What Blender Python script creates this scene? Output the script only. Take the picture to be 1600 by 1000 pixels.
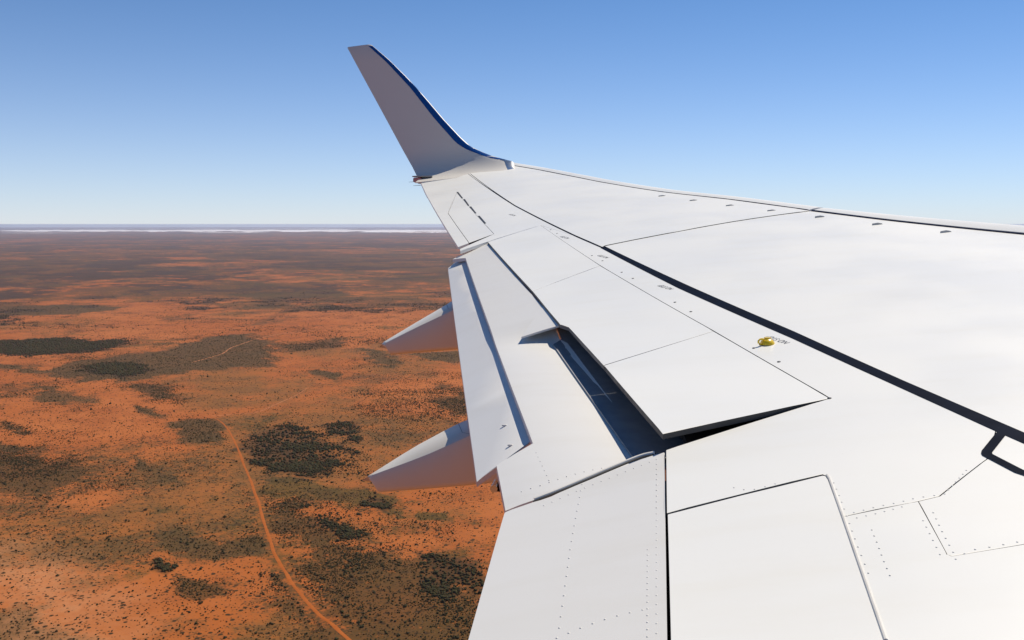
import bpy, bmesh, math, random
import numpy as np
from mathutils import Vector, Matrix
from mathutils.geometry import tessellate_polygon

S = bpy.context.scene
for o in list(bpy.data.objects):
    bpy.data.objects.remove(o)
C = S.collection
R = math.radians
random.seed(4)
rng = np.random.default_rng(11)

# ------------------------------------------------------------------ camera, sky, sun, exposure
# Axes: +X is the way the aircraft flies, +Y points out along the port wing, Z is up; metres.
ALT = 420.0                                  # height of the window above the desert
EYE = Vector((-6.92, 1.70, 0.0))
YAW = 0.119
cam_d = bpy.data.cameras.new('camera')
cam = bpy.data.objects.new('camera', cam_d); C.objects.link(cam)
cam.location = EYE
cam.rotation_euler = (R(90) - math.atan((500 - 350.5) / 1475), 0, YAW)
cam_d.sensor_width = 36; cam_d.lens = 36 * 1475 / 1600
cam_d.clip_start = 0.05; cam_d.clip_end = 200000
S.camera = cam

SUN_EL, SUN_AZ = R(53), R(52)                # azimuth from +X towards +Y
sd = Vector((math.cos(SUN_EL) * math.cos(SUN_AZ), math.cos(SUN_EL) * math.sin(SUN_AZ), math.sin(SUN_EL)))
wd = bpy.data.worlds.new('World'); S.world = wd; wd.use_nodes = True
nt = wd.node_tree; nt.nodes.clear()
sky = nt.nodes.new('ShaderNodeTexSky'); sky.sky_type = 'NISHITA'; sky.sun_disc = False
sky.sun_elevation = SUN_EL; sky.sun_rotation = math.pi / 2 - SUN_AZ
sky.altitude = 4500; sky.air_density = 1.0; sky.dust_density = 0.3; sky.ozone_density = 10.0
bg = nt.nodes.new('ShaderNodeBackground'); bg.inputs['Strength'].default_value = 0.13
wo = nt.nodes.new('ShaderNodeOutputWorld')
tc = nt.nodes.new('ShaderNodeTexCoord'); sx_ = nt.nodes.new('ShaderNodeSeparateXYZ'); nt.links.new(tc.outputs['Generated'], sx_.inputs[0])
ab = nt.nodes.new('ShaderNodeMath'); ab.operation = 'ABSOLUTE'; nt.links.new(sx_.outputs['Z'], ab.inputs[0])
ex = nt.nodes.new('ShaderNodeMath'); ex.operation = 'MULTIPLY'; ex.inputs[1].default_value = -1 / .098; nt.links.new(ab.outputs[0], ex.inputs[0])
ee = nt.nodes.new('ShaderNodeMath'); ee.operation = 'EXPONENT'; nt.links.new(ex.outputs[0], ee.inputs[0])
fa = nt.nodes.new('ShaderNodeMath'); fa.operation = 'MULTIPLY'; fa.inputs[1].default_value = .88; nt.links.new(ee.outputs[0], fa.inputs[0])
dl = nt.nodes.new('ShaderNodeMix'); dl.data_type = 'RGBA'; nt.links.new(fa.outputs[0], dl.inputs[0]); 
tn = nt.nodes.new('ShaderNodeMix'); tn.data_type = 'RGBA'; tn.blend_type = 'MULTIPLY'; tn.inputs[0].default_value = 1; tn.inputs[7].default_value = (.66, .93, .94, 1)
nt.links.new(sky.outputs[0], tn.inputs[6]); nt.links.new(tn.outputs[2], dl.inputs[6])
dl.inputs[7].default_value = (5.9, 5.95, 6.15, 1)             # dust hanging low over the desert, the same all round
nt.links.new(dl.outputs[2], bg.inputs[0]); nt.links.new(bg.outputs[0], wo.inputs[0])
sl = bpy.data.lights.new('sun', 'SUN'); sl.energy = 5.0; sl.angle = R(0.53); sl.color = (1.0, 0.91, 0.77)
sun = bpy.data.objects.new('sun', sl); C.objects.link(sun)
sun.rotation_euler = (-sd).to_track_quat('-Z', 'Y').to_euler()
sun.location = sd * 300
S.view_settings.view_transform = 'Standard'; S.view_settings.look = 'None'
S.view_settings.exposure = 0.0; S.view_settings.gamma = 1.0; S.view_settings.use_curve_mapping = False
S.render.engine = 'CYCLES'
S.cycles.volume_bounces = 1; S.cycles.max_bounces = 8

# ------------------------------------------------------------------ helpers
def tag(o, label=None, cat=None, group=None, kind=None):
    if label: o['label'] = label
    if cat: o['category'] = cat
    if group: o['group'] = group
    if kind: o['kind'] = kind
    return o

def add(name, me, mat=None, parent=None, loc=None):
    o = bpy.data.objects.new(name, me); C.objects.link(o)
    if mat is not None: me.materials.append(mat)
    if parent is not None: o.parent = parent
    if loc is not None: o.location = loc
    return o

def npmesh(name, co, faces):
    """co (n,3); faces a list of (k,m) integer arrays."""
    me = bpy.data.meshes.new(name)
    co = np.asarray(co, np.float32)
    me.vertices.add(len(co)); me.vertices.foreach_set('co', co.ravel())
    idx = np.concatenate([f.ravel() for f in faces]).astype(np.int32)
    tot = np.concatenate([np.full(len(f), f.shape[1]) for f in faces]).astype(np.int32)
    st = np.concatenate([[0], np.cumsum(tot)[:-1]]).astype(np.int32)
    me.loops.add(len(idx)); me.loops.foreach_set('vertex_index', idx)
    me.polygons.add(len(tot)); me.polygons.foreach_set('loop_start', st)
    me.update(calc_edges=True); me.validate()
    return me

def smooth(me, deg=35):
    me.polygons.foreach_set('use_smooth', [True] * len(me.polygons))
    me.set_sharp_from_angle(angle=R(deg))

class N:
    """small node-tree writer"""
    def __init__(s, name):
        s.m = bpy.data.materials.new(name); s.m.use_nodes = True
        s.t = s.m.node_tree; s.t.nodes.clear()
        s.out = s.t.nodes.new('ShaderNodeOutputMaterial')
    def n(s, typ, **kw):
        x = s.t.nodes.new(typ)
        for k, v in kw.items():
            if k in ('i',):
                for kk, vv in v.items():
                    if isinstance(vv, bpy.types.NodeSocket): s.t.links.new(vv, x.inputs[kk])
                    else: x.inputs[kk].default_value = vv
            else: setattr(x, k, v)
        return x
    def math(s, op, a, b=None, c=None, clamp=False):
        d = {0: a}
        if b is not None: d[1] = b
        if c is not None: d[2] = c
        return s.n('ShaderNodeMath', operation=op, use_clamp=clamp, i=d).outputs[0]
    def mix(s, f, a, b, mode='MIX'):
        x = s.n('ShaderNodeMix', data_type='RGBA', blend_type=mode)
        for k, v in ((0, f), (6, a), (7, b)):
            if isinstance(v, bpy.types.NodeSocket): s.t.links.new(v, x.inputs[k])
            else: x.inputs[k].default_value = v if not isinstance(v, tuple) else (*v, 1)[:4]
        return x.outputs[2]
    def noise(s, vec, scale, detail=3, rough=.55):
        return s.n('ShaderNodeTexNoise', i={'Vector': vec, 'Scale': scale, 'Detail': detail, 'Roughness': rough}).outputs[0]
    def ramp(s, v, lo, hi, a=0., b=1.):
        return s.n('ShaderNodeMapRange', interpolation_type='SMOOTHSTEP', i={0: v, 1: lo, 2: hi, 3: a, 4: b}).outputs[0]
    def pos(s): return s.n('ShaderNodeNewGeometry').outputs['Position']
    def bsdf(s, **i):
        b = s.n('ShaderNodeBsdfPrincipled', i={k.replace('_', ' '): (v if not (isinstance(v, tuple) and len(v) == 3) else (*v, 1)) for k, v in i.items()})
        s.t.links.new(b.outputs[0], s.out.inputs[0]); return b

def simple(name, col, rough=.5, metal=0., coat=0., wear=.12, scale=9., spec=.5):
    a = N(name)
    nz = a.noise(a.pos(), scale, 4)
    c = a.mix(a.ramp(nz, .35, .7), col, tuple(x * (1 - wear) for x in col))
    a.bsdf(Base_Color=c, Roughness=a.ramp(nz, .3, .7, rough * .85, rough * 1.12), Metallic=metal, Coat_Weight=coat, Coat_Roughness=.08, Specular_IOR_Level=spec)
    return a.m

# numpy value noise
def vnoise(x, y, seed):
    xi = np.floor(x).astype(np.int64); yi = np.floor(y).astype(np.int64)
    fx = x - xi; fy = y - yi
    fx = fx * fx * (3 - 2 * fx); fy = fy * fy * (3 - 2 * fy)
    def h(a, b):
        v = (a * 374761393 + b * 668265263 + seed * 974634777) & 0xFFFFFFFF
        v = ((v ^ (v >> 13)) * 1274126177) & 0xFFFFFFFF
        return ((v ^ (v >> 16)) & 0xFFFF) / 65535.0
    return (h(xi, yi) * (1 - fx) + h(xi + 1, yi) * fx) * (1 - fy) + (h(xi, yi + 1) * (1 - fx) + h(xi + 1, yi + 1) * fx) * fy

def fbm(x, y, size, seed, octv=5, gain=.55):
    s = np.zeros_like(x); a = 1.; t = 0.; f = 1. / size
    for k in range(octv):
        s += a * vnoise(x * f + 17.3 * k, y * f - 9.1 * k, seed + k); t += a; a *= gain; f *= 2.03
    return s / t

def sstep(v, lo, hi):
    t = np.clip((v - lo) / (hi - lo), 0, 1); return t * t * (3 - 2 * t)

def sdist(px, py, poly):
    """signed distance to a polygon, inside negative"""
    d = np.full(px.shape, 1e18); inside = np.zeros(px.shape, bool)
    n = len(poly)
    for i in range(n):
        x0, y0 = poly[i]; x1, y1 = poly[(i + 1) % n]
        ex, ey = x1 - x0, y1 - y0
        wx, wy = px - x0, py - y0
        t = np.clip((wx * ex + wy * ey) / (ex * ex + ey * ey + 1e-9), 0, 1)
        d = np.minimum(d, (wx - t * ex) ** 2 + (wy - t * ey) ** 2)
        c = ((y0 > py) != (y1 > py))
        xx = x0 + (py - y0) / (y1 - y0 + (1e-9 if y1 == y0 else 0)) * ex
        inside ^= c & (px < xx)
    d = np.sqrt(d)
    return np.where(inside, -d, d)

# wing outlines (forward, outboard) and ground outlines (x, y), in metres
PLAN = {
 'outer_panel': [(-9.4728,16.8827),(-8.9878,17.4686),(-8.2701,16.3051),(-7.6148,15.0545),(-7.238,14.2846),(-6.5109,12.9434),(-5.8353,11.9381),(-5.3321,11.0031),(-5.2287,10.7609),(-5.9418,10.3374),(-6.4646,10.0101),(-7.0893,9.6522),(-7.1093,9.6052),(-7.3646,10.3152),(-8.2196,12.8232)],
 'main_panel': [(-7.1093,9.6052),(-7.0893,9.6522),(-6.4646,10.0101),(-5.9418,10.3374),(-5.2287,10.7609),(-5.2179,10.7573),(-4.6952,9.79),(-4.1035,8.8281),(-3.8072,8.3595),(-3.6261,8.0969),(-3.7362,7.24),(-5.4344,4.207),(-5.5548,4.6129),(-5.6322,4.8735),(-5.7277,5.1821),(-5.864,5.6697),(-6.0985,6.4075),(-6.264,6.9361),(-6.5413,7.7667),(-7.1093,9.6052)],
 'tip_panel': [(-10.2077,16.6811),(-8.9878,17.4686),(-9.4728,16.8827),(-8.2196,12.8232),(-7.3646,10.3152),(-7.7632,11.186),(-8.2199,10.6226),(-8.4347,10.3307),(-8.4561,10.436),(-8.2132,11.0181),(-9.2326,14.6475),(-9.6764,14.7473)],
 'hinge_panel': [(-7.7632,11.186),(-7.3646,10.3152),(-7.1093,9.6052),(-6.5413,7.7667),(-6.264,6.9361),(-6.0985,6.4075),(-5.864,5.6697),(-5.7277,5.1821),(-5.671,4.9931),(-5.7856,4.7432),(-6.0061,4.5008),(-6.0706,4.4794),(-6.2922,4.4246),(-6.2746,4.7061),(-6.2893,4.7302),(-6.7851,4.5578),(-6.7668,5.0749),(-6.1216,5.4436),(-6.4594,6.6552),(-7.104,8.8368)],
 'spoiler_outer': [(-7.7632,11.186),(-7.104,8.8368),(-7.5563,8.2214),(-8.2173,10.6047)],
 'spoiler_mid': [(-7.104,8.8368),(-6.4594,6.6552),(-7.0157,6.1721),(-7.2379,7.0773),(-7.2918,7.1666),(-7.5563,8.2214)],
 'spoiler_inner': [(-6.4594,6.6552),(-6.1216,5.4436),(-6.7779,5.104),(-7.0157,6.1721)],
 'aileron': [(-9.2326,14.6475),(-8.2132,11.0181),(-8.4114,10.698),(-9.0343,12.919)],
 'aileron_tab': [(-9.2326,14.6475),(-9.0343,12.919),(-8.4114,10.698),(-8.4957,10.5565),(-9.6764,14.7473)],
 'ground_spoiler': [(-6.7842,4.5576),(-6.2893,4.7302),(-6.2772,4.722),(-6.2756,4.6912),(-6.2922,4.4246),(-6.3327,3.8065),(-6.3541,3.4695),(-6.8201,3.5203),(-6.8047,3.8777)],
 'mid_access_panel': [(-6.0706,4.4794),(-6.0061,4.5008),(-5.7856,4.7432),(-5.671,4.9931),(-5.6322,4.8735),(-5.5548,4.6129),(-5.4956,4.3823),(-5.5679,4.2381),(-5.8992,4.1803),(-6.0837,4.1513),(-6.0915,4.1612)],
 'lower_access_panel': [(-6.2922,4.4246),(-6.0706,4.4794),(-6.0915,4.1612),(-6.0837,4.1513),(-5.8992,4.1803),(-5.5679,4.2381),(-5.7046,3.7226),(-5.8715,3.423),(-6.3541,3.4695),(-6.3327,3.8065)],
 'stripe_out': [(-9.518,16.9021),(-8.2256,12.875),(-7.3668,10.3569),(-7.1097,9.6202),(-7.1082,9.5606),(-7.3625,10.2739),(-8.2136,12.7717),(-9.4581,16.7328)],
 'stripe_in': [(-7.0918,9.6478),(-6.5008,7.7752),(-6.0857,6.4845),(-5.8175,5.5741),(-5.6144,4.9196),(-5.5208,4.6103),(-5.5586,4.5274),(-5.6496,4.8281),(-5.6874,4.9476),(-5.8671,5.5427),(-6.1091,6.3442),(-6.5807,7.7772),(-7.122,9.5836)],
 'box_a': [(-5.6827,4.9525),(-5.6729,4.9165),(-5.7679,4.78),(-5.7264,4.6291),(-5.7206,4.6253),(-5.7105,4.6329),(-5.5934,4.7786),(-5.5833,4.7488),(-5.7147,4.5946),(-5.7412,4.5812),(-5.7583,4.5971),(-5.7944,4.7615),(-5.7927,4.7773),(-5.7856,4.7921)],
 'box_c': [(-5.6749,4.9382),(-5.775,4.7895),(-5.7812,4.7746),(-5.783,4.7614),(-5.744,4.6207),(-5.7343,4.6038),(-5.7177,4.6099),(-5.5873,4.7661)],
 'main_flap': [(-8.2215,10.676),(-7.2963,7.2325),(-7.2426,7.1553),(-6.773,5.2091),(-6.7735,5.1313),(-6.8059,5.1282),(-6.857,5.118),(-6.9493,5.0769),(-7.0847,5.0082),(-7.1732,4.967),(-7.2287,4.9506),(-7.33,4.9196),(-7.4207,5.3504),(-7.2901,5.5071),(-8.3656,10.2043),(-8.5028,10.3062)],
 'aft_flap': [(-8.4006,10.63),(-7.2905,5.6815),(-7.2831,5.632),(-7.5139,5.449),(-8.5446,10.3019)],
 'inboard_flap': [(-6.7659,5.0937),(-6.784,4.5801),(-6.8059,3.8984),(-6.8192,3.5375),(-7.3134,3.6674),(-7.3232,4.0723),(-7.3257,4.851),(-7.2225,4.8854),(-7.1683,4.9032),(-7.0819,4.9516),(-6.9487,5.0242),(-6.8577,5.0705),(-6.8072,5.0856)],
 'seal': [(-7.2238,4.8992),(-7.1698,4.9228),(-7.0828,4.9688),(-6.949,5.045),(-6.8574,5.0919),(-6.8046,5.0966)],
 'gap_line': [(-6.7673,5.0627),(-6.8047,3.8777)],
 'vg': [(-6.5108,12.5348),(-6.2004,11.9917),(-5.8795,11.4192),(-5.5521,10.8788),(-5.225,10.3041),(-4.8917,9.6884),(-4.5454,9.1068)],
 'dots': [(-6.9421,8.4933),(-6.8647,8.2383),(-6.6206,7.4009),(-6.5449,7.1247),(-7.0918,9.0149),(-7.1825,9.2829),(-7.6362,10.8413),(-7.5566,10.5872),(-6.3063,6.2577),(-6.2311,5.9944),(-6.1246,5.4406)],
 'texts': [(-6.1814,6.3611),(-6.6563,7.8452),(-7.0886,9.1857),(-7.4633,10.3131),(-8.1571,12.1065)],
 'slots': [[(-9.2419,14.6633),(-9.2182,14.6623),(-9.036,14.0016),(-9.0568,14.001)],[(-9.0151,13.8968),(-8.9946,13.8975),(-8.8335,13.277),(-8.853,13.2764)],[(-8.8181,13.1835),(-8.7956,13.1816),(-8.6371,12.5876),(-8.6554,12.5869)],[(-8.5848,12.3611),(-8.564,12.3595),(-8.4018,11.763),(-8.4165,11.747)]],
 'hook': [(-6.2366,6.3114)],
 'slat_out': [(-8.9878,17.4686),(-8.2701,16.3051),(-7.6148,15.0545),(-7.238,14.2846),(-6.5109,12.9434),(-5.8353,11.9381),(-5.3321,11.0031),(-5.2389,10.8)],
 'slat_in': [(-5.2179,10.7573),(-4.6952,9.79),(-4.1035,8.8281),(-3.8072,8.3595),(-3.6261,8.0969),(-3.5371,7.9141)],
 'riv_inflap': [(-6.7997,5.0326),(-6.801,4.9887),(-6.8023,4.9448),(-6.8037,4.9009),(-6.805,4.8569),(-6.8063,4.813),(-6.8076,4.7691),(-6.8089,4.7252),(-6.8103,4.6813),(-6.8116,4.6374),(-6.8129,4.5934),(-6.8142,4.5495),(-6.8155,4.5056),(-6.8169,4.4617),(-6.8182,4.4178),(-6.8195,4.3739),(-6.8208,4.3299),(-6.8221,4.286),(-6.8235,4.2421),(-6.8248,4.1982),(-6.8261,4.1543),(-6.8274,4.1104),(-6.8287,4.0664),(-6.8301,4.0225),(-6.8314,3.9786),(-6.8327,3.9347),(-6.8451,4.3711),(-6.8458,4.3395),(-6.8465,4.3078),(-6.8472,4.2762),(-6.848,4.2446),(-6.8487,4.213),(-6.8494,4.1813),(-6.8501,4.1497),(-6.8508,4.1181),(-6.8515,4.0864),(-6.8522,4.0548),(-6.853,4.0232),(-6.8537,3.9916),(-6.8544,3.9599),(-6.8551,3.9283),(-7.06,4.9459),(-7.0617,4.8929),(-7.0633,4.8398),(-7.065,4.7868),(-7.0667,4.7337),(-7.0683,4.6807),(-7.0697,4.6276),(-7.0711,4.5746),(-7.0725,4.5215),(-7.0735,4.4685),(-7.0739,4.4154),(-7.0744,4.3623),(-7.0748,4.3092),(-7.0752,4.2562),(-7.0757,4.2031),(-7.0761,4.15),(-7.0766,4.097),(-7.077,4.0439),(-7.0803,3.9983),(-7.051,4.0113),(-7.0215,4.024),(-6.991,4.0339),(-6.9601,4.0424),(-6.9286,4.0485),(-6.8967,4.0519),(-6.8647,4.0537),(-7.1846,4.8331),(-7.1577,4.849),(-7.1307,4.865),(-7.1038,4.8809),(-7.0768,4.8967),(-7.0487,4.9105),(-7.0206,4.9244),(-6.9926,4.9382),(-6.9645,4.9521),(-6.9365,4.966),(-6.9085,4.9801),(-6.8805,4.9941),(-6.8526,5.0082),(-6.8246,5.0222)],
 'riv_flap': [(-7.2847,5.0458),(-7.2514,5.0566),(-7.2181,5.0674),(-7.1862,5.0815),(-7.1551,5.0976),(-7.1241,5.1137),(-7.093,5.1298),(-7.061,5.1439),(-7.0289,5.158),(-6.9969,5.172),(-6.9648,5.1861),(-6.932,5.198),(-6.8986,5.2084),(-6.8651,5.2187),(-6.8317,5.2291),(-6.8317,5.2291),(-6.8372,5.3042),(-6.8427,5.3793),(-6.8491,5.4543),(-6.8627,5.5284),(-6.8764,5.6024),(-6.89,5.6765),(-7.2636,5.3942),(-7.2511,5.3453),(-7.2386,5.2963),(-7.2261,5.2474),(-7.2136,5.1985),(-7.2011,5.1495),(-7.1886,5.1006)],
 'riv_fixed': [(-6.5673,4.6933),(-6.5391,4.6711),(-6.5073,4.6664),(-6.4732,4.6774),(-6.4402,4.6916),(-6.2574,4.4424),(-6.2282,4.4529),(-6.1989,4.4634),(-6.169,4.4717),(-6.1388,4.479),(-6.1091,4.488),(-6.0797,4.498),(-6.0494,4.5039),(-6.0184,4.5064),(-5.9887,4.511),(-5.9704,4.5361),(-5.9521,4.5612),(-5.9338,4.5863),(-5.9155,4.6115),(-5.8972,4.6366),(-5.8789,4.6617),(-6.2572,4.4084),(-6.23,4.4158),(-6.2028,4.4232),(-6.176,4.4321),(-6.1496,4.4419),(-6.1231,4.4517),(-6.2691,4.6573),(-6.2709,4.6108),(-6.2726,4.5643),(-6.275,4.5179),(-6.278,4.4715),(-6.281,4.4251),(-6.284,4.3786),(-6.2869,4.3322),(-6.2898,4.2858),(-6.2926,4.2394),(-6.2949,4.1929),(-6.2972,4.1465),(-6.2995,4.1),(-6.2359,4.3281),(-6.2381,4.2927),(-6.2402,4.2572),(-6.2429,4.2218),(-6.2458,4.1864),(-6.2485,4.151),(-6.2506,4.1155),(-6.2527,4.0801),(-6.0536,4.3991),(-6.0575,4.3608),(-6.0614,4.3225),(-6.0653,4.2842),(-6.0686,4.2459),(-6.0713,4.2075),(-6.074,4.1691),(-6.0933,4.356),(-6.0962,4.3174),(-6.0991,4.2787),(-6.1021,4.2401),(-6.1051,4.2015),(-6.1082,4.1629),(-6.0795,4.1332),(-6.0507,4.1567),(-6.0192,4.174),(-5.9825,4.18),(-5.9461,4.1872),(-5.9098,4.195)],
 'wl_le': [(0.375,-8.691),(0.44,-8.83),(0.52,-9.042),(0.72,-9.416),(0.855,-9.556),(1.255,-9.904),(1.82,-10.346),(2.31,-10.792),(2.65,-11.151)],
 'wl_te': [(0.04,-10.166),(0.27,-10.262),(0.44,-10.34),(0.765,-10.525),(1.4,-10.868),(2.035,-11.215),(2.705,-11.579)],
 'fair_near': {'bi': 6.33,'bo': 6.57,'sil': [(-8.2692,-1.3413),(-8.0381,-1.1919),(-7.8075,-1.0621),(-7.7246,-1.0255)],'bor': [(-8.2098,-1.2956),(-7.978,-1.1735),(-7.7499,-1.0667),(-7.6835,-1.035)],'cham': [(-8.1995,-1.2886),(-7.9336,-1.18),(-7.6886,-1.0638),(-7.6297,-1.0359)],'bot': [(-8.1775,-1.3957),(-7.9354,-1.3671),(-7.6701,-1.3347),(-7.5421,-1.3171)],'tip': [(-8.2468,-1.3363),(-8.2204,-1.4219)]},
 'fair_far': {'bi': 9.02,'bo': 9.29,'sil': [(-8.8912,-0.9663),(-8.6352,-0.811),(-8.3822,-0.6628),(-8.3127,-0.6174)],'bor': [(-8.8236,-0.9459),(-8.5752,-0.808),(-8.3246,-0.6767),(-8.2675,-0.6505)],'cham': [(-8.816,-0.9447),(-8.5642,-0.8179),(-8.2688,-0.6767),(-8.2123,-0.6507)],'bot': [(-8.7886,-1.0501),(-8.5143,-1.0224),(-8.2245,-0.9947),(-8.1525,-0.9859)],'tip': [(-8.8645,-0.9781),(-8.8362,-1.0566)]},
 'patches': [('scrub',[(-567,1377),(-486,1336),(-405,1268),(-318,1183),(-274,1140),(-221,1124),(-179,1085),(-137,1031),(-116,860),(-256,843),(-314,948),(-362,1004),(-412,1079),(-475,1191)]),('grove',[(-471,1321),(-421,1287),(-361,1217),(-371,1198),(-430,1257)]),('grove',[(-278,1159),(-227,1155),(-164,1087),(-171,1036),(-218,1064),(-255,1093)]),('grove',[(-252,1077),(-192,1047),(-200,1010),(-237,1044)]),('grove',[(-737,1717),(-759,1842),(-716,1872),(-622,1798),(-548,1698),(-507,1596),(-494,1519),(-551,1520),(-603,1540),(-680,1622)]),('grove',[(-639,1869),(-610,1930),(-562,1910),(-529,1809),(-578,1786)]),('grove',[(-558,1806),(-519,1788),(-513,1739),(-534,1747)]),('olive',[(-605,1485),(-541,1493),(-419,1412),(-347,1369),(-344,1321),(-394,1324),(-460,1349),(-543,1355)]),('grove',[(-396,1387),(-350,1352),(-354,1320),(-398,1340)]),('olive',[(-310,1331),(-260,1331),(-251,1292),(-295,1290)]),('straw',[(-774,1342),(-719,1398),(-579,1393),(-494,1210),(-556,1181),(-609,1196),(-723,1251)]),('heath',[(-639,1176),(-628,1216),(-573,1179),(-537,1168),(-501,1203),(-466,1161),(-468,1122),(-520,1102),(-554,1102),(-600,1125)]),('grove',[(-591,1095),(-557,1072),(-545,1037),(-573,1055)]),('scrub',[(-536,1047),(-473,1024),(-458,989),(-478,975),(-510,994)]),('heath',[(-701,910),(-645,937),(-602,905),(-559,882),(-505,813),(-620,800)]),('pale',[(-839,1097),(-717,1021),(-610,929),(-493,815),(-529,811),(-681,957),(-771,1004)]),('straw',[(-396,930),(-374,958),(-322,930),(-286,893),(-265,842),(-365,830)]),('thicket',[(-2338,3134),(-2097,3260),(-1820,3215),(-1713,3117),(-1782,2906),(-1873,2803),(-2108,2820)]),('heath',[(-1990,2660),(-1658,2569),(-1677,2768),(-1575,2979),(-1557,3386),(-1442,3506),(-1160,3062),(-1042,2668),(-1149,2617),(-1228,2536),(-1334,2378),(-1466,2352),(-1663,2484),(-1860,2484)]),('thicket',[(-1605,2639),(-1521,2716),(-1393,2639),(-1352,2497),(-1391,2414),(-1500,2503)]),('scrub',[(-1295,2253),(-1298,2362),(-1212,2351),(-1085,2213),(-1048,2090),(-1156,2143)]),('heath',[(-962,1881),(-899,1936),(-810,1805),(-784,1717),(-873,1728)]),('heath',[(-919,3124),(-815,3103),(-701,2885),(-678,2661),(-731,2705)]),('heath',[(-703,3004),(-532,3120),(-478,2800),(-654,2876)]),('straw',[(-937,2394),(-889,2564),(-799,2391),(-786,2081),(-846,2021),(-901,2014)]),('scrub',[(-1190,3144),(-1052,3365),(-982,3151),(-1110,2986)]),('scrub',[(-1326,1844),(-1239,1822),(-1185,1731),(-1242,1736)]),('heath',[(-1597,2295),(-1507,2247),(-1288,2094),(-1284,2029),(-1499,2182)]),('heath',[(-1139,2047),(-1020,1978),(-1010,1929),(-1097,1983)]),('scrub',[(-1222,1617),(-1036,1589),(-903,1470),(-878,1357),(-1043,1374)]),('heath',[(-897,1596),(-853,1582),(-800,1503),(-837,1507)]),('heath',[(-786,1476),(-743,1469),(-731,1434),(-766,1438)]),('heath',[(-1258,1666),(-1126,1629),(-1113,1590),(-1208,1598)]),('scrub',[(-484,2428),(-417,2386),(-341,2023),(-384,1984),(-433,2163)]),('straw',[(-1239,2558),(-1042,2643),(-904,2378),(-896,2030),(-968,2021)]),('heath',[(-928,2595),(-893,2661),(-783,2554),(-792,2464)]),('heath',[(-2403,5429),(-1890,5944),(-1570,5425),(-1957,5000)]),('heath',[(-3165,4449),(-2922,4673),(-2518,4526),(-2541,4110),(-2856,4011)])],
 'road': [(-213,823),(-251,861),(-281,897),(-330,954),(-386,1030),(-435,1109),(-499,1228),(-572,1376),(-648,1522),(-730,1676),(-794,1795),(-858,1894),(-912,1955)],
 'track_a': [(-1319,2727),(-1311,2916),(-1342,3074),(-1347,3215),(-1350,3310),(-1315,3478),(-1211,3623)],
 'track_b': [(-905,1949),(-865,1975),(-823,2002),(-813,2134),(-809,2219),(-819,2358)],
 'bracket': [-7.4681,5.5,-1.0441],
 'hits': [[-7.4603,5.9224,-0.921],[-7.4021,5.6623,-0.9505]],
 'lone': [(-715,1544),(-477,1538),(-449,1524),(-432,1478),(-477,1461),(-517,1488),(-550,1452),(-640,1522),(-609,1505),(-740,1784),(-679,1026)],
 'visible': [(-3743,5269),(-1063,5589),(-944,4992),(-859,3273),(-758,2921),(-551,3053),(-338,1989),(-430,1522),(-389,1391),(-204,1463),(-180,1340),(-164,911),(-633,854)],
 'lakes': [[(-34425,48812),(-23506,50117),(-31428,67025),(-46028,65279)],[(-25619,49865),(-9064,51844),(-12994,74348),(-36730,71510)],[(-21030,44136),(-17304,44581),(-18109,46657),(-22008,46190)],[(-45036,76435),(-22716,79104),(-25350,88280),(-50257,85302)],[(-13560,47200),(-7711,47900),(-8962,55674),(-15759,54861)],[(-29472,41783),(-25853,42215),(-26818,43792),(-30572,43343)],[(-35152,54665),(-28884,55415),(-30005,57568),(-36517,56790)]],
 'const': {'boxw': 0.031,'HA': [-7.7632,11.186],'nh': [-0.96148,-0.27486],'A1': [-8.2105,10.5997],'n1': [-0.9669,-0.25514],'A2': [-8.3656,10.2043],'n2': [-0.97477,-0.22319],'A3': [-6.7673,5.0627],'n3': [-0.9995,0.03155],'bstep': 7.1148},
}

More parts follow.
